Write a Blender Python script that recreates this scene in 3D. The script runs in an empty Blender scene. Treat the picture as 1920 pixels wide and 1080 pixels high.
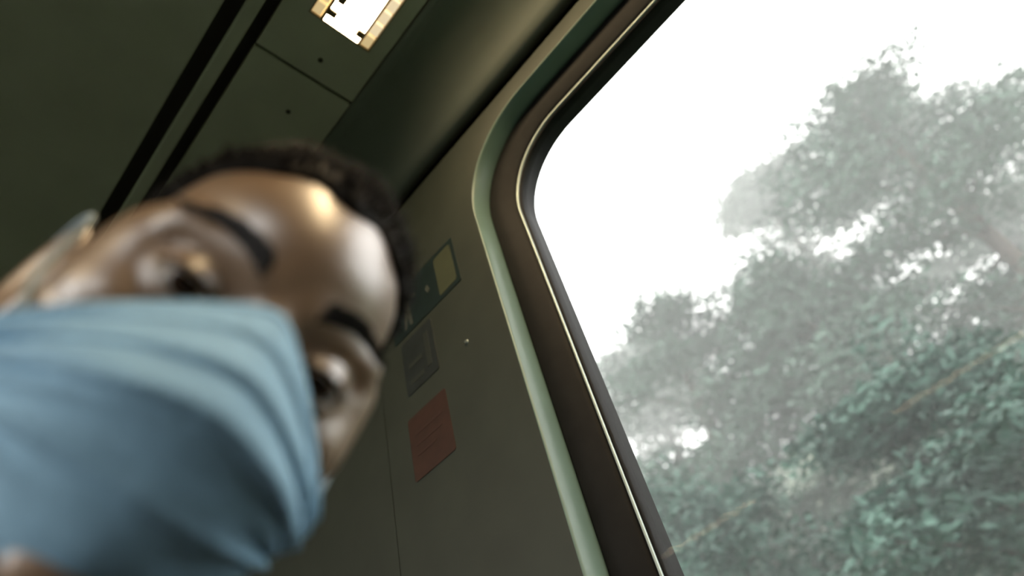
import bpy, bmesh, math, random
import numpy as np
from mathutils import Vector, Matrix

random.seed(7)
rng = np.random.default_rng(7)
scene = bpy.context.scene
C = scene.collection
CZ = 0.95                       # phone height above the carriage floor
CEIL = CZ + 1.30                # flat ceiling height
WALL = 0.60                     # inner face of the window wall

# ------------------------------------------------------------------ camera
cam_d = bpy.data.cameras.new('camera')
cam = bpy.data.objects.new('camera', cam_d)
C.objects.link(cam)
cx = Vector((0.72042734, -0.65710548, -0.22180358))
cy = -Vector((0.37113229, 0.63544922, -0.67710052))
cz = -Vector((0.58587138, 0.40548326, 0.70166806))
M4 = Matrix((cx, cy, cz)).transposed().to_4x4()
M4.translation = (0, 0, CZ)
cam.matrix_world = M4
cam_d.sensor_width = 36.0
cam_d.lens = 36.0 * 1215.2 / 1920.0
cam_d.clip_start = 0.01
cam_d.clip_end = 300
cam_d.dof.use_dof = True
cam_d.dof.focus_distance = 0.8
cam_d.dof.aperture_fstop = 2.5
scene.camera = cam

# ------------------------------------------------------------------ world: even overcast sky
world = bpy.data.worlds.new('overcast')
scene.world = world
world.use_nodes = True
bg = world.node_tree.nodes['Background']
bg.inputs['Color'].default_value = (1.0, 0.995, 0.985, 1)
bg.inputs['Strength'].default_value = 4.6
scene.cycles.volume_bounces = 2

# ------------------------------------------------------------------ exposure
scene.view_settings.view_transform = 'Standard'
scene.view_settings.look = 'None'
scene.view_settings.exposure = 0.0
scene.view_settings.gamma = 1.0
scene.view_settings.use_curve_mapping = False

LAMP = 52.0                      # brightness of the ceiling lamps' diffusers


# ================================================================== materials
def mat(name, col, rough=0.6, metal=0.0, noise=0.0, scale=20.0, bump=0.0, spec=0.5, col2=None, detail=4.0):
    m = bpy.data.materials.new(name)
    m.use_nodes = True
    nt = m.node_tree
    b = nt.nodes['Principled BSDF']
    b.inputs['Roughness'].default_value = rough
    b.inputs['Metallic'].default_value = metal
    b.inputs['Specular IOR Level'].default_value = spec
    c = (*col, 1)
    b.inputs['Base Color'].default_value = c
    if noise or bump or col2:
        tc = nt.nodes.new('ShaderNodeTexCoord')
        n = nt.nodes.new('ShaderNodeTexNoise')
        n.inputs['Scale'].default_value = scale
        n.inputs['Detail'].default_value = detail
        nt.links.new(tc.outputs['Object'], n.inputs['Vector'])
        r = nt.nodes.new('ShaderNodeValToRGB')
        lo = tuple(max(0, x * (1 - noise)) for x in col)
        hi = col2 if col2 else tuple(min(1, x * (1 + noise)) for x in col)
        r.color_ramp.elements[0].position = 0.3
        r.color_ramp.elements[1].position = 0.7
        r.color_ramp.elements[0].color = (*lo, 1)
        r.color_ramp.elements[1].color = (*hi, 1)
        nt.links.new(n.outputs['Fac'], r.inputs['Fac'])
        nt.links.new(r.outputs['Color'], b.inputs['Base Color'])
        if bump:
            bp = nt.nodes.new('ShaderNodeBump')
            bp.inputs['Strength'].default_value = bump
            bp.inputs['Distance'].default_value = 0.002
            nt.links.new(n.outputs['Fac'], bp.inputs['Height'])
            nt.links.new(bp.outputs['Normal'], b.inputs['Normal'])
    return m


def emit(name, col, strength):
    m = bpy.data.materials.new(name)
    m.use_nodes = True
    nt = m.node_tree
    b = nt.nodes['Principled BSDF']
    b.inputs['Base Color'].default_value = (0.8, 0.75, 0.65, 1)
    tc = nt.nodes.new('ShaderNodeTexCoord')
    n = nt.nodes.new('ShaderNodeTexNoise')
    n.inputs['Scale'].default_value = 9
    nt.links.new(tc.outputs['Object'], n.inputs['Vector'])
    r = nt.nodes.new('ShaderNodeValToRGB')
    r.color_ramp.elements[0].color = tuple(x * 0.8 for x in col) + (1,)
    r.color_ramp.elements[1].color = (*col, 1)
    nt.links.new(n.outputs['Fac'], r.inputs['Fac'])
    nt.links.new(r.outputs['Color'], b.inputs['Emission Color'])
    b.inputs['Emission Strength'].default_value = strength
    return m


MAT = {}
MAT['wall'] = mat('wall_laminate', (0.038, 0.045, 0.034), 0.55, noise=0.10, scale=14, bump=0.05)
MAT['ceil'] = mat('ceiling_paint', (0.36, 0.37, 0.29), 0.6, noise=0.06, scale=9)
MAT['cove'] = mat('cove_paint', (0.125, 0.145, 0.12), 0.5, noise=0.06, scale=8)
MAT['gap'] = mat('dark_gap', (0.05, 0.05, 0.04), 0.8)
MAT['bevel'] = mat('window_surround', (0.115, 0.18, 0.15), 0.35, noise=0.08, scale=10)
MAT['rubber'] = mat('black_rubber', (0.008, 0.008, 0.0075), 0.6, noise=0.2, scale=40, spec=0.15)
MAT['bead'] = mat('aluminium_bead', (0.34, 0.40, 0.38), 0.45, metal=0.8, noise=0.05, scale=60)
MAT['floor'] = mat('floor_vinyl', (0.035, 0.035, 0.034), 0.5, noise=0.25, scale=60)
MAT['screw'] = mat('screw_metal', (0.05, 0.048, 0.04), 0.5, metal=0.6)
MAT['seat'] = mat('seat_fabric', (0.035, 0.045, 0.07), 0.9, noise=0.3, scale=120)
MAT['seatshell'] = mat('seat_shell', (0.09, 0.09, 0.09), 0.5)
MAT['skin'] = mat('skin', (0.25, 0.14, 0.065), 0.40, noise=0.10, scale=45, bump=0.06, spec=1.0)
MAT['hair'] = mat('hair_dark', (0.007, 0.006, 0.005), 0.7, noise=0.3, scale=90, spec=0.08)
MAT['brow'] = mat('brow_hair', (0.012, 0.010, 0.009), 0.6)
MAT['mask'] = mat('mask_fabric', (0.29, 0.50, 0.67), 0.8, noise=0.06, scale=180, bump=0.25)
MAT['loop'] = mat('ear_loop', (0.30, 0.38, 0.42), 0.8)
MAT['jacket'] = mat('jacket_cloth', (0.03, 0.035, 0.04), 0.9, noise=0.3, scale=140, bump=0.2)
MAT['trouser'] = mat('trouser_cloth', (0.03, 0.032, 0.045), 0.9, noise=0.3, scale=160)
MAT['shoe'] = mat('shoe_leather', (0.03, 0.026, 0.022), 0.5)
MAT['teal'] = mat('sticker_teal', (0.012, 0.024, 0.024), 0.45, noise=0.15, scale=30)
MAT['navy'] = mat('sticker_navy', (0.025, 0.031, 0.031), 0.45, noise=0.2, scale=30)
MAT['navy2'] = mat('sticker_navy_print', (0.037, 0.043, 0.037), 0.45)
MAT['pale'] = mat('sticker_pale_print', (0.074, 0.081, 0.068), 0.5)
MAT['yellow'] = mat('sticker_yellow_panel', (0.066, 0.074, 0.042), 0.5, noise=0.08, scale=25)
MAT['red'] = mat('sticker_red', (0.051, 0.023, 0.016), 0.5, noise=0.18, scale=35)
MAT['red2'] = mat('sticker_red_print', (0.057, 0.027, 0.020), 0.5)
MAT['diff'] = emit('lamp_diffuser', (1.0, 0.74, 0.43), LAMP)
MAT['cell'] = emit('lamp_prism', (1.0, 0.72, 0.34), 0.62)
MAT['cellhot'] = emit('lamp_prism_bright', (1.0, 0.80, 0.50), 0.85)
MAT['lampframe'] = mat('lamp_frame', (0.20, 0.16, 0.09), 0.5)
MAT['clip'] = mat('lamp_clip', (0.10, 0.07, 0.025), 0.6)
MAT['grass'] = mat('hillside_grass', (0.07, 0.10, 0.05), 0.95, noise=0.5, scale=2)
MAT['bark'] = mat('bark', (0.07, 0.055, 0.045), 0.9, noise=0.4, scale=12)
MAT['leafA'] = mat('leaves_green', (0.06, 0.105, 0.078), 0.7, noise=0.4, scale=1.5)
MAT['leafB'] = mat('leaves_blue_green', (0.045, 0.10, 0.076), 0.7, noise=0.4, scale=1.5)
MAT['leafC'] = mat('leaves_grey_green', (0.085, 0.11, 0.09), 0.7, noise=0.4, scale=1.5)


def glass_mat():
    m = bpy.data.materials.new('window_glass')
    m.use_nodes = True
    nt = m.node_tree
    nt.nodes.clear()
    out = nt.nodes.new('ShaderNodeOutputMaterial')
    tr = nt.nodes.new('ShaderNodeBsdfTransparent')
    tr.inputs['Color'].default_value = (0.985, 0.99, 0.985, 1)
    gl = nt.nodes.new('ShaderNodeBsdfGlossy')
    gl.inputs['Roughness'].default_value = 0.02
    mx = nt.nodes.new('ShaderNodeMixShader')
    mx.inputs['Fac'].default_value = 0.0012
    nt.links.new(tr.outputs['BSDF'], mx.inputs[1])
    nt.links.new(gl.outputs['BSDF'], mx.inputs[2])
    nt.links.new(mx.outputs['Shader'], out.inputs['Surface'])
    return m


MAT['glass'] = glass_mat()
_sk = MAT['skin'].node_tree.nodes['Principled BSDF']
_sk.inputs['Coat Weight'].default_value = 0.85
_sk.inputs['Coat Roughness'].default_value = 0.38
_sk.inputs['Coat IOR'].default_value = 2.4


def eye_mat():
    m = bpy.data.materials.new('eye')
    m.use_nodes = True
    nt = m.node_tree
    b = nt.nodes['Principled BSDF']
    b.inputs['Roughness'].default_value = 0.06
    tc = nt.nodes.new('ShaderNodeTexCoord')
    sp = nt.nodes.new('ShaderNodeSeparateXYZ')
    nt.links.new(tc.outputs['Object'], sp.inputs['Vector'])
    r = nt.nodes.new('ShaderNodeValToRGB')
    r.color_ramp.interpolation = 'CONSTANT'
    e = r.color_ramp.elements
    e[0].position = 0.0
    e[0].color = (0.32, 0.28, 0.25, 1)
    e[1].position = 0.86
    e[1].color = (0.035, 0.018, 0.010, 1)
    k = e.new(0.965)
    k.color = (0.003, 0.003, 0.003, 1)
    mp = nt.nodes.new('ShaderNodeMath')
    mp.operation = 'DIVIDE'
    mp.inputs[1].default_value = 0.0122
    nt.links.new(sp.outputs['Y'], mp.inputs[0])
    nt.links.new(mp.outputs[0], r.inputs['Fac'])
    nt.links.new(r.outputs['Color'], b.inputs['Base Color'])
    return m


MAT['eye'] = eye_mat()


# ================================================================== helpers
def obj(name, verts, faces, m, parent=None, smooth=False):
    me = bpy.data.meshes.new(name)
    me.from_pydata([tuple(v) for v in verts], [], [tuple(f) for f in faces])
    me.materials.append(m)
    if smooth:
        me.polygons.foreach_set('use_smooth', [True] * len(me.polygons))
    me.update()
    o = bpy.data.objects.new(name, me)
    C.objects.link(o)
    if parent:
        o.parent = parent
    return o


def bm_obj(name, bm, m, parent=None, smooth=False):
    bmesh.ops.recalc_face_normals(bm, faces=bm.faces)
    me = bpy.data.meshes.new(name)
    bm.to_mesh(me)
    bm.free()
    me.materials.append(m)
    if smooth:
        me.polygons.foreach_set('use_smooth', [True] * len(me.polygons))
    o = bpy.data.objects.new(name, me)
    C.objects.link(o)
    if parent:
        o.parent = parent
    return o


def add_box(bm, x0, x1, y0, y1, z0, z1, bev=0.0, seg=2):
    r = bmesh.ops.create_cube(bm, size=1.0)
    vs = r['verts']
    bmesh.ops.scale(bm, vec=(x1 - x0, y1 - y0, z1 - z0), verts=vs)
    bmesh.ops.translate(bm, vec=((x0 + x1) / 2, (y0 + y1) / 2, (z0 + z1) / 2), verts=vs)
    if bev > 0:
        es = list({e for v in vs for e in v.link_edges})
        bmesh.ops.bevel(bm, geom=es, offset=bev, segments=seg, profile=0.5, affect='EDGES')


def box(name, x0, x1, y0, y1, z0, z1, m, parent=None, bev=0.0, seg=2):
    bm = bmesh.new()
    add_box(bm, x0, x1, y0, y1, z0, z1, bev, seg)
    return bm_obj(name, bm, m, parent)


def empty(name, loc=(0, 0, 0)):
    o = bpy.data.objects.new(name, None)
    o.location = loc
    o.empty_display_size = 0.1
    C.objects.link(o)
    return o


def tag(o, label=None, cat=None, group=None, kind=None):
    if label:
        o['label'] = label
    if cat:
        o['category'] = cat
    if group:
        o['group'] = group
    if kind:
        o['kind'] = kind
    return o


def tube(path, radii, n=8, cap=True):
    """verts, faces of a tube along path"""
    P = [Vector(p) for p in path]
    vs, fs = [], []
    ref = Vector((0.31, 0.22, 0.92)).normalized()
    for i, p in enumerate(P):
        a = P[max(0, i - 1)]
        b = P[min(len(P) - 1, i + 1)]
        t = (b - a).normalized()
        u = t.cross(ref)
        if u.length < 1e-4:
            u = t.cross(Vector((1, 0, 0)))
        u.normalize()
        w = t.cross(u)
        r = radii[i] if hasattr(radii, '__len__') else radii
        for k in range(n):
            an = 2 * math.pi * k / n
            vs.append(p + (u * math.cos(an) + w * math.sin(an)) * r)
    for i in range(len(P) - 1):
        for k in range(n):
            fs.append((i * n + k, i * n + (k + 1) % n, (i + 1) * n + (k + 1) % n, (i + 1) * n + k))
    if cap:
        fs.append(tuple(range(n - 1, -1, -1)))
        fs.append(tuple((len(P) - 1) * n + k for k in range(n)))
    return vs, fs


# ---------------------------------------------------------------- implicit surfaces
def surface_nets(xs, ys, zs, S):
    nx, ny, nz = S.shape
    ins = S < 0
    a = ins[:-1, :-1, :-1].astype(np.int8)
    cnt = np.zeros((nx - 1, ny - 1, nz - 1), np.int8)
    for i in (0, 1):
        for j in (0, 1):
            for k in (0, 1):
                cnt += ins[i:nx - 1 + i, j:ny - 1 + j, k:nz - 1 + k]
    act = (cnt > 0) & (cnt < 8)
    I, J, K = np.nonzero(act)
    idx = -np.ones(act.shape, np.int64)
    idx[I, J, K] = np.arange(len(I))
    acc = np.zeros((len(I), 3))
    num = np.zeros(len(I))
    corners = [(i, j, k) for i in (0, 1) for j in (0, 1) for k in (0, 1)]
    for c0 in corners:
        for ax in range(3):
            if c0[ax] == 1:
                continue
            c1 = list(c0)
            c1[ax] = 1
            s0 = S[I + c0[0], J + c0[1], K + c0[2]]
            s1 = S[I + c1[0], J + c1[1], K + c1[2]]
            m = (s0 < 0) != (s1 < 0)
            t = np.where(m, s0 / np.where(m, s0 - s1, 1), 0)
            p0 = np.stack([xs[I + c0[0]], ys[J + c0[1]], zs[K + c0[2]]], 1)
            p1 = np.stack([xs[I + c1[0]], ys[J + c1[1]], zs[K + c1[2]]], 1)
            acc += np.where(m[:, None], p0 + (p1 - p0) * t[:, None], 0)
            num += m
    V = acc / num[:, None]
    F = []
    for ax in range(3):
        sl0 = [slice(None)] * 3
        sl1 = [slice(None)] * 3
        sl0[ax] = slice(0, -1)
        sl1[ax] = slice(1, None)
        A = ins[tuple(sl0)]
        B = ins[tuple(sl1)]
        o1, o2 = [(1, 2), (2, 0), (0, 1)][ax]
        ch = np.argwhere(A != B)
        sh = S.shape
        ok = (ch[:, o1] > 0) & (ch[:, o2] > 0) & (ch[:, o1] < sh[o1] - 1) & (ch[:, o2] < sh[o2] - 1)
        ch = ch[ok]
        flip = A[tuple(ch.T)]
        q = []
        for d1, d2 in ((-1, -1), (0, -1), (0, 0), (-1, 0)):
            c = ch.copy()
            c[:, o1] += d1
            c[:, o2] += d2
            q.append(idx[tuple(c.T)])
        q = np.stack(q, 1)
        q[~flip] = q[~flip][:, ::-1]
        F.append(q)
    return V, np.concatenate(F)


def smin(a, b, k):
    h = np.clip(0.5 + 0.5 * (b - a) / k, 0, 1)
    return b + (a - b) * h - k * h * (1 - h)


def smax(a, b, k):
    return -smin(-a, -b, k)


def ell(P, c, r):
    x = (P[0] - c[0]) / r[0]
    y = (P[1] - c[1]) / r[1]
    z = (P[2] - c[2]) / r[2]
    k0 = np.sqrt(x * x + y * y + z * z)
    k1 = np.sqrt((x / r[0]) ** 2 + (y / r[1]) ** 2 + (z / r[2]) ** 2) + 1e-9
    return k0 * (k0 - 1) / k1


def cap(P, a, b, ra, rb):
    a = np.array(a, float)
    b = np.array(b, float)
    d = b - a
    L = float(d @ d)
    t = np.clip(((P[0] - a[0]) * d[0] + (P[1] - a[1]) * d[1] + (P[2] - a[2]) * d[2]) / L, 0, 1)
    return np.sqrt((P[0] - a[0] - t * d[0]) ** 2 + (P[1] - a[1] - t * d[1]) ** 2 + (P[2] - a[2] - t * d[2]) ** 2) - (ra + (rb - ra) * t)


def grid(lo, hi, step):
    ax = [np.arange(lo[i], hi[i] + step, step) for i in range(3)]
    return ax


def net_obj(name, ax, S, m, parent=None):
    V, F = surface_nets(*ax, S)
    return obj(name, V.tolist(), F.tolist(), m, parent, smooth=True)


# ================================================================== carriage shell
Y0, Y1 = -3.2, 3.6
XL = -2.15


def rrect(yc, zc, w, h, r, n=14):
    """rounded rectangle loop in the (y, z) plane, counter-clockwise"""
    pts = []
    for sy, sz, a0 in ((1, 1, 0), (-1, 1, 90), (-1, -1, 180), (1, -1, 270)):
        for k in range(n + 1):
            a = math.radians(a0 + 90 * k / n)
            pts.append((yc + sy * (w / 2 - r) + r * math.cos(a), zc + sz * (h / 2 - r) + r * math.sin(a)))
    # points along the straight runs too
    out, m = [], n + 1
    for c in range(4):
        out += pts[c * m:(c + 1) * m]
        p, q = pts[(c + 1) * m - 1], pts[((c + 1) * m) % (4 * m)]
        out += [(p[0] + (q[0] - p[0]) * k / 12, p[1] + (q[1] - p[1]) * k / 12) for k in range(1, 12)]
    return out


def loop_off(W, o):
    return rrect(W['yc'], W['zc'], W['w'] + 2 * o, W['h'] + 2 * o, W['r'] + o * 0.65)


def wall_bay(bm, x, W, ya, yb, za, zb, o):
    """flat wall face from ya..yb, za..zb with a rounded hole for window W"""
    inner = loop_off(W, o)
    yc, zc = W['yc'], W['zc']
    outer = []
    for (y, z) in inner:
        dy, dz = y - yc, z - zc
        t = 1e9
        if dy > 1e-9:
            t = min(t, (yb - yc) / dy)
        if dy < -1e-9:
            t = min(t, (ya - yc) / dy)
        if dz > 1e-9:
            t = min(t, (zb - zc) / dz)
        if dz < -1e-9:
            t = min(t, (za - zc) / dz)
        outer.append((yc + dy * t, zc + dz * t))
    iv = [bm.verts.new((x, y, z)) for y, z in inner]
    ov = [bm.verts.new((x, y, z)) for y, z in outer]
    n = len(iv)
    for i in range(n):
        j = (i + 1) % n
        bm.faces.new((iv[i], iv[j], ov[j], ov[i]))
        # square off the corners
        p, q = outer[i], outer[j]
        if abs(p[0] - q[0]) > 1e-6 and abs(p[1] - q[1]) > 1e-6:
            cyy = ya if min(abs(p[0] - ya), abs(q[0] - ya)) < 1e-6 else yb
            czz = za if min(abs(p[1] - za), abs(q[1] - za)) < 1e-6 else zb
            cv = bm.verts.new((x, cyy, czz))
            bm.faces.new((ov[i], ov[j], cv))


def quad(bm, a, b, c, d):
    bm.faces.new([bm.verts.new(p) for p in (a, b, c, d)])


# windows: glass sizes (clear opening)
WH_T = CZ + 1.070
WH_B = CZ + 0.03
H = WH_T - WH_B
WIN_R = dict(yc=0.377 - 0.56, zc=(WH_T + WH_B) / 2, w=1.12, h=H, r=0.150)
WIN_R2 = dict(yc=2.45, zc=(WH_T + WH_B) / 2, w=1.30, h=H, r=0.148)
OFF = 0.068                     # surround width on the wall face


def loft(name, loops, m, parent, flip=1):
    """loops: list of (x, [(y,z)...])"""
    vs, fs = [], []
    n = len(loops[0][1])
    for x, lp in loops:
        for y, z in lp:
            vs.append((x, y, z))
    for i in range(len(loops) - 1):
        for k in range(n):
            j = (k + 1) % n
            f = (i * n + k, i * n + j, (i + 1) * n + j, (i + 1) * n + k)
            fs.append(f if flip > 0 else f[::-1])
    return obj(name, vs, fs, m, parent, smooth=True)


def make_window(name, W, x, s):
    """x: wall face, s=+1 when outside is towards +x"""
    e = empty(name, (0, 0, 0))
    tag(e, kind='structure')

    def ring(nm, prof, m):
        lp = [(x + s * dx, loop_off(W, o)) for o, dx in prof]
        return loft(nm, lp, m, e, s)
    ring('window_surround', [(OFF + 0.001, 0.001), (OFF, 0.0), (OFF - 0.0012, 0.0008), (OFF - 0.003, 0.004), (OFF - 0.005, 0.020), (OFF - 0.007, 0.038), (OFF - 0.007, 0.044)], MAT['bevel'])
    ring('rubber_gasket', [(OFF - 0.006, 0.044), (OFF - 0.008, 0.038), (OFF - 0.012, 0.0365), (0.034, 0.043), (0.016, 0.050), (0.008, 0.055), (0.007, 0.066)], MAT['rubber'])
    ring('metal_bead', [(0.0085, 0.062), (0.0080, 0.0545), (0.0062, 0.0525), (0.0042, 0.0545), (0.0038, 0.064)], MAT['bead'])
    ring('inner_seal', [(0.0042, 0.062), (0.0034, 0.0565), (0.001, 0.0585), (0.0, 0.060), (0.0, 0.074)], MAT['rubber'])
    g = rrect(W['yc'], W['zc'], W['w'] + 0.006, W['h'] + 0.006, W['r'])
    n = len(g)
    vs = [(x + s * 0.060, y, z) for y, z in g] + [(x + s * 0.066, y, z) for y, z in g]
    fs = [tuple(range(n)), tuple(range(2 * n - 1, n - 1, -1))] + [(k, n + k, n + (k + 1) % n, (k + 1) % n) for k in range(n)]
    obj('glass_pane', vs, fs, MAT['glass'], e)
    ring('outer_reveal', [(0.0, 0.066), (0.002, 0.070), (0.004, 0.10)], MAT['rubber'])
    return e


# ---- right wall: laminate panels with the window holes, outer skin behind
wr = bmesh.new()
wall_bay(wr, WALL, WIN_R, -1.60, 0.765, 0.0, CZ + 1.186, OFF)
wall_right = bm_obj('wall_right', wr, MAT['wall'])
tag(wall_right, kind='structure')
pn = bmesh.new()
wall_bay(pn, WALL, WIN_R2, 0.7662, Y1, 0.0, CZ + 1.186, OFF)
bm_obj('wall_panel', pn, MAT['wall'], wall_right)
box('wall_panel', WALL, WALL + 0.01, Y0, -1.606, 0.0, CZ + 1.186, MAT['wall'], wall_right)
# dark substructure visible in the seams, split round the windows
sk = bmesh.new()
for W, ya, yb in ((WIN_R, -1.60, 0.766), (WIN_R2, 0.766, Y1)):
    wall_bay(sk, WALL + 0.10, W, ya, yb, -0.1, CEIL + 0.25, 0.004)
quad(sk, (WALL + .1, Y0, -.1), (WALL + .1, -1.6, -.1), (WALL + .1, -1.6, CEIL + .25), (WALL + .1, Y0, CEIL + .25))
bm_obj('outer_skin', sk, MAT['gap'], wall_right)
box('seam_backing', WALL + 0.006, WALL + 0.012, 0.755, 0.78, 0.0, CZ + 1.18, MAT['gap'], wall_right)
make_window('window_1', WIN_R, WALL, 1)
make_window('window_2', WIN_R2, WALL, 1)
bm = bmesh.new()
for (y, z) in ((0.534, 0.700), (0.534, 0.30), (0.735, 1.10)):
    bmesh.ops.create_cone(bm, cap_ends=True, segments=14, radius1=0.0045, radius2=0.003, depth=0.003,
                          matrix=Matrix.Translation((WALL - 0.0012, y, CZ + z)) @ Matrix.Rotation(-math.pi / 2, 4, 'Y'))
    bm_obj('screw', bm, MAT['bead'], wall_right)
    bm = bmesh.new()
bm.free()

# ---- ceiling: substructure with separate panels below it
ceil = box('ceiling', XL - 0.1, WALL + 0.10, Y0, Y1, CEIL + 0.03, CEIL + 0.06, MAT['gap'])
tag(ceil, kind='structure')


def panel_with_slot(name, x0, x1, y0, y1, slot, z=CEIL, m=None):
    """ceiling panel 12 mm thick; slot = (sx0,sx1,sy0,sy1) opening for the lamp or None"""
    bm = bmesh.new()
    if slot:
        a, b, c, d = slot
        add_box(bm, x0, a, y0, y1, z, z + 0.014)
        add_box(bm, b, x1, y0, y1, z, z + 0.014)
        if c > y0:
            add_box(bm, a, b, y0, c, z, z + 0.014)
        if d < y1:
            add_box(bm, a, b, d, y1, z, z + 0.014)
    else:
        add_box(bm, x0, x1, y0, y1, z, z + 0.014)
    return bm_obj(name, bm, m or MAT['ceil'], ceil)


LX0, LX1 = 0.247, 0.380
LY1 = 0.417
LLEN = 1.90
panel_with_slot('lamp_panel', 0.200, 0.412, -1.6, 0.5275, (LX0, LX1, LY1 - LLEN, LY1))
panel_with_slot('lamp_panel', 0.200, 0.412, 0.5345, 2.10, None)
panel_with_slot('lamp_panel', 0.200, 0.412, 2.106, Y1, None)
panel_with_slot('lamp_panel', 0.200, 0.412, Y0, -1.606, (LX0, LX1, -2.95, -1.75))
# beyond the lamp strip: a raised duct channel, then the centre panels, then the mirror side
box('duct_rail', 0.150, 0.176, Y0, Y1, CEIL - 0.006, CEIL + 0.014, MAT['ceil'], ceil, bev=0.004)
ypan = [Y0, -1.5, 0.1, 1.7, Y1]
for a, b in zip(ypan[:-1], ypan[1:]):
    box('centre_panel', -0.85, 0.120, a + 0.003, b - 0.003, CEIL, CEIL + 0.014, MAT['ceil'], ceil, bev=0.003)
    box('centre_panel', -1.72, -0.86, a + 0.003, b - 0.003, CEIL, CEIL + 0.014, MAT['ceil'], ceil, bev=0.003)


def cove(name, pts, y0, y1):
    vs, fs = [], []
    n = len(pts)
    for y in (y0, y1):
        for x, z in pts:
            vs.append((x, y, z))
    for i in range(n - 1):
        fs.append((i, i + 1, n + i + 1, n + i))
    o = obj(name, vs, fs, MAT['cove'], ceil, smooth=True)
    md = o.modifiers.new('thick', 'SOLIDIFY')
    md.thickness = 0.008
    md.offset = 1
    return o


cv = [(0.414, CZ + 1.302), (0.440, CZ + 1.297), (0.480, CZ + 1.285), (0.515, CZ + 1.270), (0.540, CZ + 1.252), (0.556, CZ + 1.236),
      (0.566, CZ + 1.222), (0.576, CZ + 1.210), (0.588, CZ + 1.203), (0.600, CZ + 1.205), (0.610, CZ + 1.215), (0.614, CZ + 1.24)]
for a, b in ((Y0, -1.9), (-1.894, 1.9), (1.906, Y1)):
    cove('cove_panel', cv, a, b)
    cove('cove_panel', [(-1.55 - x, z) for x, z in cv][::-1], a, b)
for (x, y) in ((0.3135, 0.487), (0.319, 0.621), (0.3135, 1.2)):
    bm = bmesh.new()
    bmesh.ops.create_cone(bm, cap_ends=True, segments=14, radius1=0.0055, radius2=0.004, depth=0.003,
                          matrix=Matrix.Translation((x, y, CEIL - 0.001)) @ Matrix.Rotation(math.pi, 4, 'X'))
    bm_obj('screw', bm, MAT['screw'], ceil)

# ---- far side, ends, floor
wl = bmesh.new()
WLs = []
for yc in (-1.75, 0.0, 1.75):
    WLs.append(dict(yc=yc, zc=(WH_T + WH_B) / 2, w=1.30, h=H, r=0.148))
edges = [Y0, -0.875, 0.875, Y1]
for W, a, b in zip(WLs, edges[:-1], edges[1:]):
    wall_bay(wl, XL, W, a, b, 0.0, CZ + 1.186, OFF)
wall_left = bm_obj('wall_left', wl, MAT['wall'])
tag(wall_left, kind='structure')
sk = bmesh.new()
for W, ya, yb in zip(WLs, edges[:-1], edges[1:]):
    wall_bay(sk, XL - 0.10, W, ya, yb, -0.1, CEIL + 0.25, 0.004)
bm_obj('outer_skin', sk, MAT['gap'], wall_left)
for i, W in enumerate(WLs):
    make_window('window_%d' % (i + 3), W, XL, -1)
tag(box('floor', XL - 0.1, WALL + 0.1, Y0, Y1, -0.05, 0.0, MAT['floor']), kind='structure')
tag(box('wall_front', XL - 0.1, WALL + 0.1, Y0 - 0.05, Y0, -0.05, CEIL + 0.06, MAT['wall']), kind='structure')
tag(box('wall_back', XL - 0.1, WALL + 0.1, Y1, Y1 + 0.05, -0.05, CEIL + 0.06, MAT['wall']), kind='structure')


# ================================================================== ceiling lamps
def prism_mesh(lx, ly, name, m):
    bm = bmesh.new()
    r = bmesh.ops.create_cube(bm, size=1.0)
    bmesh.ops.scale(bm, vec=(lx, ly, 0.008), verts=r['verts'])
    for v in r['verts']:
        if v.co.z < 0:
            v.co.x *= 0.82
            v.co.y *= 0.78
    me = bpy.data.meshes.new(name)
    bmesh.ops.recalc_face_normals(bm, faces=bm.faces)
    bm.to_mesh(me)
    bm.free()
    me.materials.append(m)
    return me


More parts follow.
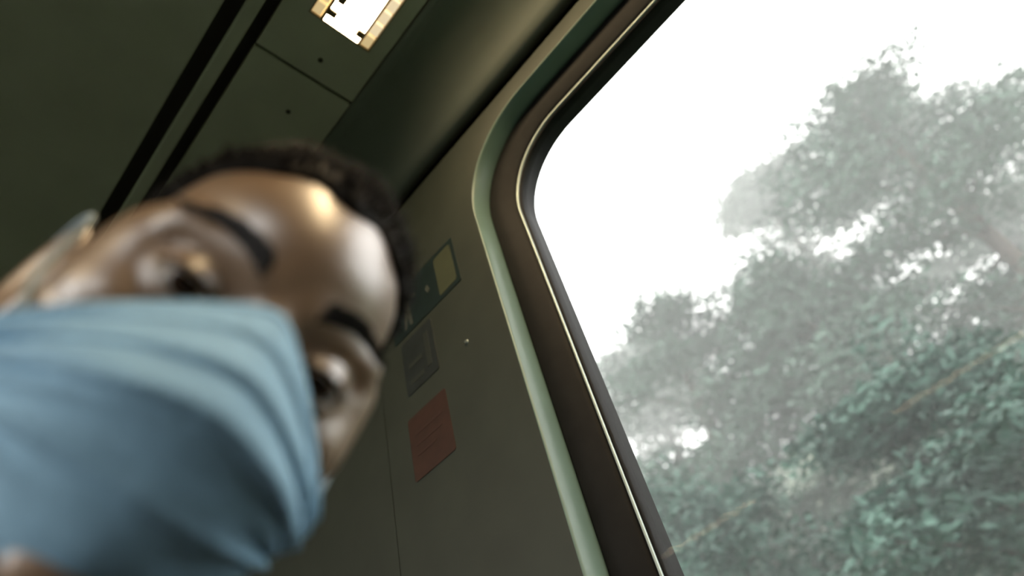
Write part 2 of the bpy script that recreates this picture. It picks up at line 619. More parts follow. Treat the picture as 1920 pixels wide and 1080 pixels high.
def ceiling_light(x0, x1, y0, y1, label, cells):
    root = empty('ceiling_light', ((x0 + x1) / 2, (y0 + y1) / 2, CEIL))
    tag(root, label, 'ceiling light', 'ceiling lights of the carriage')
    ox, oy = (x0 + x1) / 2, (y0 + y1) / 2
    w, l = x1 - x0, y1 - y0
    # housing tray above
    bm = bmesh.new()
    add_box(bm, -w / 2, w / 2, -l / 2, l / 2, 0.016, 0.028)
    bm_obj('housing', bm, MAT['lampframe'], root)
    # thin rim
    bm = bmesh.new()
    t = 0.0025
    add_box(bm, -w / 2, -w / 2 + t, -l / 2, l / 2, -0.002, 0.016)
    add_box(bm, w / 2 - t, w / 2, -l / 2, l / 2, -0.002, 0.016)
    add_box(bm, -w / 2 + t, w / 2 - t, -l / 2, -l / 2 + t, -0.002, 0.016)
    add_box(bm, -w / 2 + t, w / 2 - t, l / 2 - t, l / 2, -0.002, 0.016)
    bm_obj('rim', bm, MAT['lampframe'], root)
    band = 0.0225
    # centre diffuser: shallow ribbed lens
    bm = bmesh.new()
    xa, xb = -w / 2 + band + 0.004, w / 2 - band - 0.004
    rows = int(l / 0.05)
    for k in range(rows + 1):
        y = -l / 2 + t + (l - 2 * t) * k / rows
        zz = 0.001 if k % 2 else -0.0025
        for xx in (xa, xb):
            bm.verts.new((xx, y, zz))
    bm.verts.ensure_lookup_table()
    for k in range(rows):
        bm.faces.new((bm.verts[2 * k], bm.verts[2 * k + 1], bm.verts[2 * k + 3], bm.verts[2 * k + 2]))
    bm_obj('diffuser', bm, MAT['diff'], root)
    # side bands of prism cells
    if cells:
        n = int((l - 2 * t) / 0.0285)
        p = (l - 2 * t) / n
        me1 = prism_mesh(band - 0.003, p - 0.0012, 'prism_cell', MAT['cell'])
        me2 = prism_mesh(band - 0.003, p - 0.0012, 'prism_cell', MAT['cellhot'])
        for sx in (-1, 1):
            for k in range(n):
                hot = sx > 0 and 0 < n - 1 - k
                o = bpy.data.objects.new('prism_cell', me2 if hot else me1)
                C.objects.link(o)
                o.parent = root
                o.location = (sx * (w / 2 - t - band / 2 + 0.001), -l / 2 + t + p * (k + 0.5), 0.003)
    else:
        for sx in (-1, 1):
            bm = bmesh.new()
            c = sx * (w / 2 - t - band / 2 + 0.001)
            add_box(bm, c - band / 2 + 0.001, c + band / 2 - 0.001, -l / 2 + t, l / 2 - t, -0.001, 0.007)
            bm_obj('prism_band', bm, MAT['cell'], root)
    for sx in (-1, 1):
        bm = bmesh.new()
        c = sx * (w / 2 - band - 0.0035)
        add_box(bm, c - 0.0022, c + 0.0022, -l / 2 + t, l / 2 - t, -0.005, 0.006)
        bm_obj('divider', bm, MAT['clip'], root)
    # spring clips near the end
    for (cx_, cy_, sx, sy) in ((-0.031, l / 2 - 0.024, 0.017, 0.013), (-0.029, l / 2 - 0.057, 0.014, 0.017), (0.031, l / 2 - 0.022, 0.013, 0.014)):
        bm = bmesh.new()
        add_box(bm, cx_ - sx / 2, cx_ + sx / 2, cy_ - sy / 2, cy_ + sy / 2, -0.008, 0.002, 0.0015)
        bm_obj('clip', bm, MAT['clip'], root)
    return root


ceiling_light(LX0, LX1, LY1 - LLEN, LY1, 'lit cream ceiling light panel with prism edges above the window', True)
ceiling_light(LX0, LX1, -2.95, -1.75, 'unseen lit ceiling light panel added for its light, further down the window-side row', False)  # extra lamp behind the camera, out of view, added for light
for y, lb in ((-0.78, 'unseen lit ceiling light panel added for its light on the far side, nearer end'), (1.2, 'unseen lit ceiling light panel added for its light on the far side, farther end')):
    ceiling_light(-1.55 - LX1, -1.55 - LX0, y, y + 1.2, lb, False)  # far-side lamps are unseen, put in to light the interior


# ================================================================== stickers on the wall
def sticker(name, y0, y1, z0, z1, m, label, r=0.004):
    root = empty(name, (WALL, (y0 + y1) / 2, CZ + z0))
    tag(root, label, 'sticker', 'stickers on the window pillar')
    bm = bmesh.new()
    add_box(bm, -0.0012, 0.0, -(y1 - y0) / 2, (y1 - y0) / 2, 0, z1 - z0)
    es = [e for e in bm.edges if abs(e.verts[0].co.x - e.verts[1].co.x) > 1e-4]
    bmesh.ops.bevel(bm, geom=es, offset=r, segments=4, profile=0.5, affect='EDGES')
    bm_obj('sheet', bm, m, root)
    return root


def printed(root, name, poly, m, d=0.0016):
    """flat printed shape; poly in (y toward +Y, z up) relative to the sticker's base centre"""
    vs = [(-d, y, z) for y, z in poly]
    n = len(vs)
    vs += [(-0.0011, y, z) for y, z in poly]
    fs = [tuple(range(n))] + [(k, n + k, n + (k + 1) % n, (k + 1) % n) for k in range(n)]
    return obj(name, vs, fs, m, root)


def rect(y0, y1, z0, z1):
    return [(y0, z0), (y1, z0), (y1, z1), (y0, z1)]


s1 = sticker('warning_sticker', 0.512, 0.712, 0.832, 0.952, MAT['teal'], 'dark teal sticker with a yellow panel, topmost of three on the wall')
yc = 0.612
printed(s1, 'yellow_panel', [(0.570 - yc, 0.012), (0.570 - yc, 0.104), (0.566 - yc, 0.109), (0.524 - yc, 0.109), (0.521 - yc, 0.104), (0.521 - yc, 0.016), (0.525 - yc, 0.011), (0.566 - yc, 0.009)], MAT['yellow'])
# pale standing figure, drawn as head, arms, body and legs
fy = 0.665 - yc
fig = []
for k in range(10):
    a = 2 * math.pi * k / 10
    fig.append((fy + 0.006 * math.cos(a), 0.104 + 0.006 * math.sin(a)))
printed(s1, 'figure_head', fig, MAT['pale'])
printed(s1, 'figure_body', [(fy - 0.008, 0.094), (fy + 0.008, 0.094), (fy + 0.024, 0.066), (fy + 0.019, 0.063), (fy + 0.008, 0.080), (fy + 0.009, 0.050), (fy + 0.013, 0.012),
                            (fy + 0.006, 0.012), (fy, 0.044), (fy - 0.006, 0.012), (fy - 0.013, 0.012), (fy - 0.009, 0.050), (fy - 0.008, 0.078), (fy - 0.030, 0.072), (fy - 0.030, 0.079)], MAT['pale'])
printed(s1, 'handle_mark', [(0.592 - yc, 0.050), (0.600 - yc, 0.046), (0.606 - yc, 0.060), (0.598 - yc, 0.066)], MAT['pale'])
s2 = sticker('notice_sticker', 0.606, 0.694, 0.700, 0.818, MAT['navy'], 'dark blue-grey notice sticker between the teal and the red one')
printed(s2, 'print_block', rect(-0.030, -0.018, 0.022, 0.098), MAT['navy2'])
printed(s2, 'print_block', rect(-0.006, 0.032, 0.052, 0.062), MAT['navy2'])
printed(s2, 'print_block', rect(-0.006, 0.032, 0.016, 0.026), MAT['navy2'])
s3 = sticker('warning_sticker', 0.603, 0.704, 0.538, 0.655, MAT['red'], 'plain dark red sticker, lowest of three on the wall')
printed(s3, 'print_line', rect(-0.036, 0.036, 0.078, 0.083), MAT['red2'])
printed(s3, 'print_line', rect(-0.030, 0.036, 0.058, 0.062), MAT['red2'])
printed(s3, 'print_line', rect(-0.012, 0.036, 0.040, 0.044), MAT['red2'])

# ================================================================== the bench seat the person sits on
seat = empty('bench_seat', (0.02, 0.62, 0.0))
tag(seat, 'dark blue upholstered bench seat under the seated person', 'seat')
box('cushion', -0.45, 0.53, -0.46, 0.08, 0.36, 0.455, MAT['seat'], seat, bev=0.03, seg=4)
box('backrest', -0.45, 0.53, 0.075, 0.16, 0.42, 0.98, MAT['seat'], seat, bev=0.035, seg=4)
box('back_shell', -0.45, 0.53, 0.15, 0.18, 0.36, 0.97, MAT['seatshell'], seat, bev=0.012)
for x in (-0.38, 0.46):
    box('leg', x - 0.02, x + 0.02, -0.35, 0.10, 0.0, 0.37, MAT['seatshell'], seat, bev=0.006)

# ================================================================== person
HO = np.array([0.08448176, 0.16875671, 0.18695766 + CZ])
HL = np.array([0.97483426, 0.03498277, -0.22016897])     # the person's left
HF = np.array([-0.12736367, -0.72316736, -0.67882801])   # where the face looks
HU = np.array([0.18296629, -0.68978633, 0.70051278])     # crown
_piv = np.array([36.0, -6.0, 0.0]) / 1000
_pw = HO + np.stack([HL, HF, HU], 1) @ _piv
_a = math.radians(7.0)           # pitch back
HF, HU = math.cos(_a) * HF + math.sin(_a) * HU, math.cos(_a) * HU - math.sin(_a) * HF
_a = math.radians(8.0)           # lean towards the window
HL, HU = math.cos(_a) * HL - math.sin(_a) * HU, math.cos(_a) * HU + math.sin(_a) * HL
HB = np.stack([HL, HF, HU], 1)
HO = _pw - HB @ _piv


def h2w(p):
    """head millimetres (left, forward, up) -> world metres"""
    return HO + HB @ (np.asarray(p, float) / 1000.0)


def head_local(X, Y, Z):
    dx, dy, dz = X - HO[0], Y - HO[1], Z - HO[2]
    return [(dx * HB[0, i] + dy * HB[1, i] + dz * HB[2, i]) * 1000.0 for i in range(3)]


def skull(P, off=0.0):
    d = ell(P, (0, -95, 22), (63 + off, 94 + off, 73 + off))
    d = smin(d, ell(P, (0, -47, 25), (51 + off, 50 + off, 38 + off)), 14)
    return d


def head_sdf(P):
    A = [np.abs(P[0]), P[1], P[2]]
    d = skull(P)
    d = smin(d, ell(P, (0, -52, -34), (58, 50, 62)), 18)
    d = smin(d, ell(P, (0, -50, -82), (50, 46, 34)), 18)
    d = smin(d, ell(P, (0, -12, -106), (19, 17, 16)), 16)
    d = smin(d, ell(A, (47, -38, -32), (20, 28, 22)), 18)        # cheekbones
    d = smin(d, ell(A, (52, -40, -6), (13, 24, 20)), 14)         # outer rim of the orbits
    d = smin(d, cap(A, (10, -8, 7), (46, -19, 7), 9.5, 8.5), 7)      # brow ridge
    d = smax(d, -ell(A, (31, 4, -14), (17, 15, 12)), 9)          # sockets
    d = smin(d, cap(P, (0, -6, -2), (0, 15, -40), 6.5, 9.5), 7)  # nose
    d = smin(d, ell(A, (10, 7, -45), (8, 9, 7)), 5)
    d = smin(d, cap(A, (0, 0, -70), (18, -7, -72), 6, 3), 5)     # lips
    d = smin(d, cap(A, (0, -2, -80), (16, -8, -78), 6.5, 3), 4)
    lid = ell(A, (31.5, -16, -13), (14.6, 14.0, 13.6))
    lid = smax(lid, -ell(A, (31.5, -1, -15.5), (12.5, 16, 3.6)), 1.5)
    d = smin(d, lid, 3)
    # ears
    ex = A[0] - 72 - 0.35 * (-88 - A[1])
    E = [ex, A[1], A[2]]
    ear = ell(E, (2, -96, -32), (5.5, 18, 33))
    ear = smax(ear, -ell(E, (7, -92, -30), (5, 10, 20)), 4)
    d = smin(d, ear, 4)
    return d


# ---- joints of the sitting figure (world metres)
neck_t = h2w((0, -98, -55))
neck_b = np.array([0.055, 0.415, CZ + 0.085])
J = dict(chest=(0.05, 0.455, CZ - 0.10), belly=(0.035, 0.50, 0.66), pelvis=(0.03, 0.52, 0.555))
SHX = 0.165
shoulders = [(0.055 + s * SHX, 0.43, CZ + 0.020) for s in (-1, 1)]
elbows = [(0.05 + s * 0.245, 0.44, 0.70) for s in (-1, 1)]
wrists = [(0.045 + s * 0.115, 0.385, 0.60) for s in (-1, 1)]
hips = [(0.03 + s * 0.085, 0.50, 0.545) for s in (-1, 1)]
knees = [(0.03 + s * 0.13, 0.06, 0.535) for s in (-1, 1)]
ankles = [(0.03 + s * 0.12, 0.10, 0.09) for s in (-1, 1)]
toes = [(0.03 + s * 0.14, -0.06, 0.045) for s in (-1, 1)]


def torso_sdf(P, o=0.0):
    d = cap(P, neck_b + np.array([0, 0.01, -0.05]), J['chest'], 0.075 + o, 0.115 + o)
    d = smin(d, ell(P, J['chest'], (0.165 + o, 0.112 + o, 0.15 + o)), 0.06)
    d = smin(d, ell(P, J['belly'], (0.148 + o, 0.112 + o, 0.14 + o)), 0.06)
    d = smin(d, ell(P, J['pelvis'], (0.165 + o, 0.12 + o, 0.10 + o)), 0.05)
    for s in (0, 1):
        d = smin(d, cap(P, neck_b + np.array([0, 0.01, -0.03]), shoulders[s], 0.05 + o, 0.056 + o), 0.05)
    return d


def arms_sdf(P, o=0.0):
    d = None
    for s in (0, 1):
        a = cap(P, shoulders[s], elbows[s], 0.052 + o, 0.040 + o)
        a = smin(a, cap(P, elbows[s], wrists[s], 0.040 + o, 0.028 + o), 0.02)
        d = a if d is None else np.minimum(d, a)
    return d


def legs_sdf(P, o=0.0):
    d = None
    for s in (0, 1):
        a = cap(P, hips[s], knees[s], 0.080 + o, 0.054 + o)
        a = smin(a, cap(P, knees[s], ankles[s], 0.052 + o, 0.036 + o), 0.02)
        d = a if d is None else np.minimum(d, a)
    return d


def axis_lines(lo, hi, flo, fhi, coarse, fine):
    a = np.arange(lo, flo, coarse)
    b = np.arange(flo, fhi, fine)
    c = np.arange(fhi, hi + coarse, coarse)
    return np.concatenate([a, b, c]).astype(np.float64)


def build_body(parent):
    hc = h2w((0, -85, -5))
    rad = 0.165
    fine, coarse = 0.0026, 0.016
    ax = [axis_lines(lo, hi, hc[i] - rad, hc[i] + rad, coarse, fine) for i, (lo, hi) in enumerate(((-0.34, 0.46), (-0.16, 0.70), (0.0, 1.48)))]
    X, Y, Z = [a.astype(np.float32) for a in ax]
    P = (X[:, None, None], Y[None, :, None], Z[None, None, :])
    S = torso_sdf(P)
    S = smin(S, arms_sdf(P), 0.03)
    S = smin(S, legs_sdf(P), 0.03)
    for s in (0, 1):
        S = np.minimum(S, cap(P, ankles[s], toes[s], 0.036, 0.028))
        S = smin(S, ell(P, np.array(wrists[s]) + np.array([-0.03 * (1 if s else -1), 0.060, 0.02]), (0.040, 0.04, 0.04)), 0.02)
    S = smin(S, cap(P, neck_b + np.array([0, 0.01, -0.03]), neck_t, 0.060, 0.055), 0.03)
    sl = []
    for i, a in enumerate((X, Y, Z)):
        k = np.nonzero((a > hc[i] - rad - 0.03) & (a < hc[i] + rad + 0.03))[0]
        sl.append(slice(k[0], k[-1] + 1))
    Q = head_local(X[sl[0]][:, None, None], Y[sl[1]][None, :, None], Z[sl[2]][None, None, :])
    hd = head_sdf(Q) / 1000.0
    S = np.array(np.broadcast_to(S, (len(X), len(Y), len(Z))))
    S[sl[0], sl[1], sl[2]] = smin(S[sl[0], sl[1], sl[2]], hd, 0.014)
    V, F = surface_nets(ax[0], ax[1], ax[2], S.astype(np.float64))
    o = obj('body', V.tolist(), F.tolist(), MAT['skin'], parent, smooth=True)
    md = o.modifiers.new('smooth', 'SMOOTH')
    md.factor = 0.5
    md.iterations = 2
    return o


person = empty('person', (0.03, 0.30, 0.0))
tag(person, 'person in a dark jacket leaning over the camera, wearing a blue mask', 'person')


def to_person(o):
    """parts are modelled in world space; keep them there under the person's root"""
    o.parent = person
    o.matrix_parent_inverse = Matrix.Translation(person.location).inverted()
    return o


to_person(build_body(None))

# ---- hair: a close cap with combed strands on it
ax = grid((-95, -215, -95), (95, 5, 135), 3.2)
P = [ax[0][:, None, None], ax[1][None, :, None], ax[2][None, None, :]]


def hair_cut(P):
    return 0.673 * (P[1] + 21) - 0.740 * (P[2] - 44) + 0.0024 * P[0] ** 2


def wob(P, a):
    return a * (np.sin(P[0] * 0.19 + 1.3 * np.sin(P[1] * 0.09)) * np.sin(P[1] * 0.12 + P[2] * 0.05) + 0.6 * np.sin(P[2] * 0.21 + P[0] * 0.13))


Sh = smax(skull(P, 3.5) + wob(P, 1.6), hair_cut(P) + wob(P, 2.5), 5)
ears = np.minimum(ell(P, (78, -90, -32), (22, 30, 42)), ell(P, (-78, -90, -32), (22, 30, 42)))
Sh = smax(Sh, -ears, 4)
V, F = surface_nets(*ax, np.ascontiguousarray(np.broadcast_to(Sh, (len(ax[0]), len(ax[1]), len(ax[2])))))
hairV = V
to_person(obj('hair', [h2w(v) for v in V], F.tolist(), MAT['hair'], None, smooth=True))
# strands
sel = hairV[(hair_cut(hairV.T) < 6)]
pick = sel[rng.integers(0, len(sel), 9000)]
cen = np.array([0, -92, 20.0])
vs, fs = [], []
for p in pick:
    n = p - cen
    n /= np.linalg.norm(n)
    comb = np.array([0.0, -0.8, 0.25]) + rng.normal(0, 0.35, 3)
    comb -= n * (comb @ n)
    comb /= np.linalg.norm(comb) + 1e-9
    L = rng.uniform(8, 20) * (1 - 0.55 * min(1, abs(p[0]) / 62))
    lift = rng.uniform(0.15, 0.75)
    side = np.cross(n, comb) * rng.uniform(0.35, 0.7)
    q0 = p - n * 2
    q1 = p + comb * L * 0.5 + n * L * lift * 0.45
    q2 = p + comb * L + n * L * lift * 0.6
    b = len(vs)
    vs += [h2w(q0 - side), h2w(q0 + side), h2w(q1 + side * 0.8), h2w(q1 - side * 0.8), h2w(q2)]
    fs += [(b, b + 1, b + 2, b + 3), (b + 3, b + 2, b + 4)]
hs = to_person(obj('hair_strands', vs, fs, MAT['hair'], None, smooth=False))
tag(hs, kind='stuff')

# ---- eyebrows, eyes, lashes
def head_point(x, z, y0=30.0):
    """first point of the face surface seen from the front at (x, z)"""
    ys = np.arange(y0, -80, -0.25)
    d = head_sdf([np.full_like(ys, x), ys, np.full_like(ys, z)])
    k = np.nonzero(d < 0)[0]
    return ys[k[0]] if len(k) else -60.0


for s in (1, -1):
    vs, fs = [], []
    for k in range(420):
        t = rng.uniform(0, 1)
        x = 12 + 36 * t
        zc_ = 6 + 9.5 * math.sin(min(1, t * 1.15) * math.pi * 0.62) - 3.0 * t * t
        wd = 4.4 * (1 - 0.65 * t)
        z = zc_ + rng.uniform(-wd, wd)
        y = head_point(x, z)
        p = np.array([s * x, y, z])
        dr = np.array([s * (0.55 + 0.45 * t), -0.35 * t, 0.75 * (1 - t) - 0.15])
        dr /= np.linalg.norm(dr)
        L = rng.uniform(5, 9)
        sd = np.array([0, 0.2, 0.45])
        b = len(vs)
        q0 = p - np.array([0, 0.6, 0])
        q1 = p + dr * L * 0.5 + np.array([0, 1.2, 0])
        q2 = p + dr * L + np.array([0, 0.8, 0])
        vs += [h2w(q0 - sd), h2w(q0 + sd), h2w(q1 + sd), h2w(q1 - sd), h2w(q2)]
        fs += [(b, b + 1, b + 2, b + 3), (b + 3, b + 2, b + 4)]
    e = to_person(obj('eyebrow', vs, fs, MAT['brow'], None))
    tag(e, kind='stuff')
    # eyeball
    bm = bmesh.new()
    bmesh.ops.create_uvsphere(bm, u_segments=28, v_segments=18, radius=0.0122)
    eb = bm_obj('eyeball', bm, MAT['eye'], None, smooth=True)
    eb.parent = person
    eb.matrix_parent_inverse = Matrix.Translation(person.location).inverted()
    m = Matrix(((HL[0], HF[0], HU[0]), (HL[1], HF[1], HU[1]), (HL[2], HF[2], HU[2]))).to_4x4()
    m.translation = Vector(h2w((s * 31.5, -15.5, -13.5)))
    eb.matrix_basis = m
    # lashes along the upper lid
    vs, fs = [], []
    for k in range(60):
        t = -1 + 2 * k / 59
        x = 31.5 + 12.5 * t
        z = -15.5 + 4.4 * math.sqrt(max(0, 1 - t * t)) + 0.3
        y = -15.5 + 14.3 * math.sqrt(max(0.05, 1 - (12.5 * t / 14.6) ** 2 - ((z + 13) / 13.6) ** 2))
        p = np.array([s * x, y - 0.4, z])
        dr = np.array([s * t * 0.5, 1.0, 0.1 + 0.3 * rng.random()])
        dr /= np.linalg.norm(dr)
        L = 6 + 2 * rng.random()
        b = len(vs)
        vs += [h2w(p + (-0.35, 0, 0)), h2w(p + (0.35, 0, 0)), h2w(p + dr * L)]
        fs.append((b, b + 1, b + 2))
    tag(to_person(obj('eyelashes', vs, fs, MAT['brow'], None)), kind='stuff')

# ---- clothes
ax = grid((-0.36, 0.26, 0.44), (0.48, 0.68, CZ + 0.17), 0.009)
P = [ax[0][:, None, None], ax[1][None, :, None], ax[2][None, None, :]]
S = torso_sdf(P, 0.016)
S = smin(S, arms_sdf(P, 0.016), 0.025)
wr_ = 0.004 * (np.sin(P[2] * 55 + 9 * P[0]) * np.sin(P[0] * 37 + P[2] * 21) + 0.5 * np.sin(P[1] * 60 + P[2] * 44))
collar = cap(P, neck_b + np.array([0, 0.012, -0.05]), neck_b + np.array([0.006, -0.018, 0.040]), 0.082, 0.080)
S = smin(S, collar, 0.02)
S = S + wr_
# neck opening
S = smax(S, -cap(P, neck_b + np.array([0.0, 0.005, 0.01]), neck_b + np.array([0.02, -0.07, 0.14]), 0.066, 0.08), 0.006)
S = np.maximum(S, 0.475 - P[2])
to_person(net_obj('jacket', ax, np.ascontiguousarray(np.broadcast_to(S, (len(ax[0]), len(ax[1]), len(ax[2])))), MAT['jacket']))
ax = grid((-0.30, -0.12, 0.04), (0.36, 0.68, 0.68), 0.011)
P = [ax[0][:, None, None], ax[1][None, :, None], ax[2][None, None, :]]
S = legs_sdf(P, 0.012)
S = smin(S, ell(P, J['pelvis'], (0.177, 0.132, 0.10)), 0.04)
S = np.maximum(S, 0.082 - P[2])
S = np.maximum(S, P[2] - 0.64)
to_person(net_obj('trousers', ax, np.ascontiguousarray(np.broadcast_to(S, (len(ax[0]), len(ax[1]), len(ax[2])))), MAT['trouser']))
for s in (0, 1):
    a, t = np.array(ankles[s]), np.array(toes[s])
    ax = grid((min(a[0], t[0]) - 0.08, t[1] - 0.09, 0.0), (max(a[0], t[0]) + 0.08, a[1] + 0.09, 0.15), 0.007)
    P = [ax[0][:, None, None], ax[1][None, :, None], ax[2][None, None, :]]
    S = smin(cap(P, a + np.array([0, 0.01, -0.04]), t, 0.050, 0.044), cap(P, a + np.array([0, -0.02, 0.01]), a + np.array([0, 0.01, -0.04]), 0.055, 0.05), 0.02)
    S = smax(S, 0.006 - P[2], 0.004)
    to_person(net_obj('shoe', ax, np.ascontiguousarray(np.broadcast_to(S, (len(ax[0]), len(ax[1]), len(ax[2])))), MAT['shoe']))

# ================================================================== face mask
fm = empty('face_mask', tuple(h2w((0, 20, -60))))
tag(fm, 'light blue pleated surgical mask over the nose and mouth', 'face mask')


def to_mask(o, par=None):
    o.parent = fm
    o.matrix_parent_inverse = Matrix.Translation(fm.location).inverted()
    return o


def lerp_tab(tab, v):
    for (v0, a), (v1, b) in zip(tab[:-1], tab[1:]):
        if v <= v1:
            t = (v - v0) / (v1 - v0)
            return [p + (q - p) * t for p, q in zip(a, b)]
    return list(tab[-1][1])


def smooth_tab(tab):
    out = []
    for k in range(41):
        v = k / 40
        acc = [0.0] * len(tab[0][1])
        ws = 0
        for d in (-0.05, -0.025, 0, 0.025, 0.05):
            q = lerp_tab(tab, min(1, max(0, v + d)))
            acc = [a + b for a, b in zip(acc, q)]
            ws += 1
        out.append((v, [a / ws for a in acc]))
    return out


CENT = smooth_tab([(0, (5, -5)), (0.12, (15, -16)), (0.33, (31, -40)), (0.45, (35, -53)), (0.58, (25, -72)), (0.80, (11, -100)), (1, (-8, -120))])
SIDE = smooth_tab([(0, (63, -18, -51)), (0.15, (66, -21, -57)), (0.30, (66, -23, -64)), (0.45, (63, -24, -72)), (0.70, (58, -26, -82)), (1, (51, -30, -91))])


def mask_pt(u, v, off=0.0):
    yc_, zc_ = lerp_tab(CENT, v)
    xs_, ys_, zs_ = lerp_tab(SIDE, v)
    au = abs(u)
    sg = 1 if u >= 0 else -1
    x = xs_ * (0.25 * math.sin(au * math.pi / 2) + 0.75 * au) * sg
    y = yc_ + (ys_ - yc_) * (0.10 * au + 0.90 * au ** 2.1)
    ar = max(0.0, math.sqrt(au * au + 0.015) - 0.12247)
    z = zc_ + 2.0 + (zs_ - zc_ - 2.0) * (ar / 0.885) ** (0.92 + 0.28 * min(1.0, v / 0.35))
    # pleats: steps that open downwards, fading at the nose hem
    pl = 0.0
    for v0, dp in ((0.17, 2.0), (0.30, 3.0), (0.44, 5.0), (0.66, 3.0)):
        t = v - v0
        if -0.11 < t <= 0:
            pl += dp * (1 + t / 0.11)
        elif 0 < t < 0.018:
            pl += dp * (1 - t / 0.018)
    # loose creases running towards the gathered sides
    wr1 = 2.0 * au ** 1.3 * math.sin(46 * v + 4 * u) + 0.7 * math.sin(6 * u + 9 * v) + 0.9 * au * math.sin(27 * v - 8 * u)
    wr1 *= min(1.0, v / 0.08)
    y += (pl + wr1 + off) * (1 - 0.45 * au)
    x += (pl + wr1 + off) * (0.75 * au) * sg
    return h2w((x, y, z))


NU, NV = 72, 110
vs = [mask_pt(-1 + 2 * i / NU, j / NV) for j in range(NV + 1) for i in range(NU + 1)]
fs = [(j * (NU + 1) + i, j * (NU + 1) + i + 1, (j + 1) * (NU + 1) + i + 1, (j + 1) * (NU + 1) + i) for j in range(NV) for i in range(NU)]
mo = to_mask(obj('pleated_panel', vs, fs, MAT['mask'], None, smooth=True))
md = mo.modifiers.new('thick', 'SOLIDIFY')
md.thickness = 0.0009
md.offset = -1
# welded hems along top, bottom and sides
def ribbon(name, pts_a, pts_b, m):
    n = len(pts_a)
    v = list(pts_a) + list(pts_b)
    f = [(k, k + 1, n + k + 1, n + k) for k in range(n - 1)]
    o = to_mask(obj(name, v, f, m, None, smooth=True))
    md = o.modifiers.new('thick', 'SOLIDIFY')
    md.thickness = 0.0012
    md.offset = 0
    return o


us = [-1 + 2 * i / 60 for i in range(61)]
ribbon('top_hem', [mask_pt(u, 0.0, 0.8) for u in us], [mask_pt(u, 0.055, 0.9) for u in us], MAT['mask'])
ribbon('bottom_hem', [mask_pt(u, 0.95, 0.8) for u in us], [mask_pt(u, 1.0, 0.8) for u in us], MAT['mask'])
vv = [k / 30 for k in range(31)]
for s in (1, -1):
    ribbon('side_hem', [mask_pt(s * 0.955, v, 0.9) for v in vv], [mask_pt(s, v, 0.9) for v in vv], MAT['mask'])
    path = [h2w(p) for p in ((s * 63, -21, -53), (s * 72, -50, -32), (s * 77, -84, 2), (s * 83, -112, 2), (s * 84, -120, -24), (s * 82, -110, -56), (s * 72, -74, -80), (s * 52, -32, -90))]
    # smooth the loop
    sp = []
    for i in range(len(path) - 1):
        p0 = path[max(0, i - 1)]
        p1, p2 = path[i], path[i + 1]
        p3 = path[min(len(path) - 1, i + 2)]
        for k in range(6):
            t = k / 6
            sp.append(0.5 * ((2 * p1) + (-p0 + p2) * t + (2 * p0 - 5 * p1 + 4 * p2 - p3) * t * t + (-p0 + 3 * p1 - 3 * p2 + p3) * t ** 3))
    sp.append(path[-1])
    v, f = tube(sp, 0.0014, 6)
    to_mask(obj('ear_loop', v, f, MAT['loop'], None, smooth=True))

# ================================================================== outside: hillside, trees, mist
GZ = -1.15                       # ground level at the track


def ground_z(x, y):
    t = max(0.0, x - 5.0)
    f = min(1.0, max(0.0, (y + 0.35 * x + 1.5) / 4.0))
    f = f * f * (3 - 2 * f)      # hill flattened out of view on one side so sky lights the face
    return GZ + f * 0.52 * t * (1 - math.exp(-t / 6)) + 0.25 * math.sin(x * 0.5 + y * 0.31)


gx = [0.9 + 0.9 * i for i in range(62)]
gy = [-45 + 2.0 * i for i in range(46)]
vs = [(x, y, ground_z(x, y)) for x in gx for y in gy]
fs = [(i * len(gy) + j, (i + 1) * len(gy) + j, (i + 1) * len(gy) + j + 1, i * len(gy) + j + 1) for i in range(len(gx) - 1) for j in range(len(gy) - 1)]
tag(obj('ground_hillside', vs, fs, MAT['grass'], None, smooth=True), kind='structure')
tag(box('ground_trackside', -40, 0.95, -45, 45, GZ - 0.3, GZ - 0.02, MAT['grass']), kind='structure')


def leaf_cloud(clumps, n_leaf, size):
    """clumps: (x,y,z,rx,ry,rz); leaves are small folded diamonds lying in flat tiers"""
    w = np.array([c[3] * c[4] for c in clumps])
    w = w / w.sum()
    which = rng.choice(len(clumps), n_leaf, p=w)
    cl = np.array(clumps)[which]
    d = rng.normal(0, 1, (n_leaf, 3))
    d /= np.linalg.norm(d, axis=1)[:, None]
    r = rng.uniform(0.25, 1.0, n_leaf) ** 0.6
    P = cl[:, :3] + d * r[:, None] * cl[:, 3:6]
    t = rng.normal(0, 1, (n_leaf, 3)) * np.array([0.7, 1.0, 0.35])
    t /= np.linalg.norm(t, axis=1)[:, None]
    nrm = rng.normal(0, 1, (n_leaf, 3)) * 0.7 + np.array([0, 0, 0.8])
    s = np.cross(nrm, t)
    s /= np.linalg.norm(s, axis=1)[:, None] + 1e-9
    up = np.cross(t, s)
    L = size * rng.uniform(0.6, 1.35, n_leaf)[:, None]
    V = np.stack([P - t * L, P + s * L * 0.42 + up * L * 0.12, P + t * L, P - s * L * 0.42 + up * L * 0.12], 1).reshape(-1, 3)
    F = np.arange(n_leaf * 4).reshape(-1, 4)
    return V, F


def fast_mesh(name, V, F, m):
    me = bpy.data.meshes.new(name)
    me.vertices.add(len(V))
    me.vertices.foreach_set('co', V.ravel())
    me.loops.add(F.size)
    me.loops.foreach_set('vertex_index', F.ravel().astype(np.int32))
    me.polygons.add(len(F))
    me.polygons.foreach_set('loop_start', (np.arange(len(F)) * F.shape[1]).astype(np.int32))
    me.update(calc_edges=True)
    me.validate()
    me.materials.append(m)
    o = bpy.data.objects.new(name, me)
    C.objects.link(o)
    return o


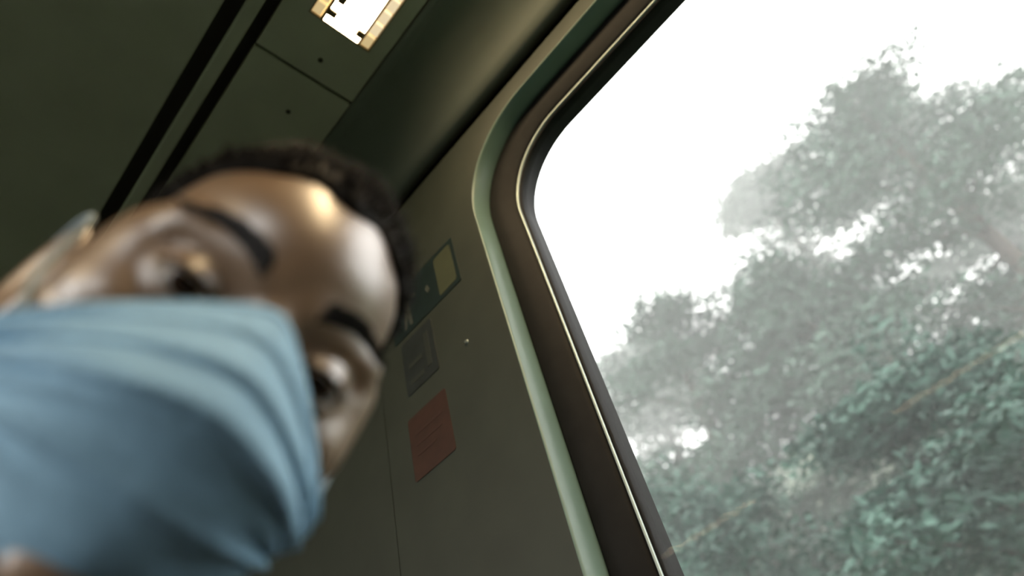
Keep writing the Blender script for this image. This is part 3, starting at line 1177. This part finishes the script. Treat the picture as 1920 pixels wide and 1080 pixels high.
def tree(name, x, y, h, r, m, label, leaves, size, sparse=0.0, group='trees on the misty hillside'):
    gz = ground_z(x, y)
    root = empty(name, (x, y, gz))
    tag(root, label, 'tree', group)
    R = random.Random(int(x * 100 + y * 17 + h * 7))
    lean = (R.uniform(-0.04, 0.04) * h, R.uniform(-0.04, 0.04) * h)
    path = [(lean[0] * t * t, lean[1] * t * t, -0.25 + (h * 0.92 + 0.25) * t) for t in (0, 0.15, 0.35, 0.55, 0.75, 1.0)]
    rad = [0.030 * h * (1 - 0.9 * t) ** 0.8 * 0.6 + 0.012 for t in (0, 0.15, 0.35, 0.55, 0.75, 1.0)]
    v, f = tube(path, rad, 8)
    obj('trunk', v, f, MAT['bark'], root, smooth=True)
    clumps = []
    bv, bf = [], []
    nb = int(16 + h * 2)
    for k in range(nb):
        t = 0.16 + 0.82 * (k + R.random()) / nb
        a = R.uniform(0, 2 * math.pi)
        prof = math.sin(math.pi * min(1, (t - 0.08) / 0.95) ** 0.75) ** 0.7
        L = r * prof * R.uniform(0.55, 1.05)
        p0 = Vector((lean[0] * t * t, lean[1] * t * t, h * t * 0.90))
        p1 = p0 + Vector((math.cos(a) * L * 0.55, math.sin(a) * L * 0.55, 0.16 * L))
        p2 = p0 + Vector((math.cos(a) * L, math.sin(a) * L, 0.22 * L))
        v, f = tube([p0, p1, p2], [0.012 * h * (1 - t) * 0.5 + 0.014, 0.014, 0.006], 5)
        b = len(bv)
        bv += v
        bf += [tuple(i + b for i in q) for q in f]
        for q, sc in ((p1, 0.9), (p2, 0.75), (p0.lerp(p2, 0.8), 0.7)):
            c = max(0.35, r * 0.36 * sc) * R.uniform(0.75, 1.25)
            clumps.append((q.x, q.y, q.z, c, c * 1.6, c * 0.40))
    bo = obj('branches', bv, bf, MAT['bark'], root, smooth=True)
    tag(bo, kind='stuff')
    top = (lean[0], lean[1], h * 0.93)
    clumps.append((*top, r * 0.22, r * 0.25, r * 0.22))
    V, F = leaf_cloud(clumps, leaves, size)
    fo = fast_mesh('foliage', V, F, m)
    fo.parent = root
    tag(fo, kind='stuff')
    return root


near = [  # x, y, height, crown radius
    (6.6, 0.4, 5.6, 1.9), (7.2, 3.6, 6.0, 2.0), (7.0, 6.6, 5.6, 2.0)]
lab_near = ['leafy blue-green tree close to the window, nearest of the lower trees', 'leafy blue-green tree close to the window frame, lower left of the foliage',
            'leafy blue-green tree hidden behind the window pillar']
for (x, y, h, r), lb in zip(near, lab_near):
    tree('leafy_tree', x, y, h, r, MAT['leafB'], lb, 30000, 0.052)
mid = [(11.5, 4.6, 10.6, 2.3), (11.0, 1.6, 9.0, 2.3), (12.0, -1.3, 12.0, 2.8)]
lab_mid = ['rounded hazy tree rising left of the open sky gap', 'hazy mid-height tree below the open sky gap', 'tall hazy tree standing right of the open sky gap']
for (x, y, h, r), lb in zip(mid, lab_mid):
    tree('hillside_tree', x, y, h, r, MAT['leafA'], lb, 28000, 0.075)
far = [(19.5, 1.5, 15.5, 3.2), (21.5, -2.9, 15.0, 3.0), (21, 9.6, 12.0, 3.2)]
lab_far = ['palest tall tree reaching highest into the white sky', 'pale tall tree beside the highest one at the right edge', 'pale distant tree low behind the window frame']
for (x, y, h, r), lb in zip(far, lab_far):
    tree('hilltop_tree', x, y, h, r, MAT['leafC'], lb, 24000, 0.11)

# mist hanging over the hillside
mm = bpy.data.materials.new('mist')
mm.use_nodes = True
nt = mm.node_tree
nt.nodes.clear()
out = nt.nodes.new('ShaderNodeOutputMaterial')
vsn = nt.nodes.new('ShaderNodeVolumeScatter')
vsn.inputs['Color'].default_value = (1, 1, 1, 1)
vsn.inputs['Density'].default_value = 0.015
vsn.inputs['Anisotropy'].default_value = 0.0
nt.links.new(vsn.outputs['Volume'], out.inputs['Volume'])
mist = box('mist', 2.5, 27, -26, 26, GZ - 0.2, 19, mm)
tag(mist, 'thin white mist hanging over the hillside trees', 'mist', kind='stuff')
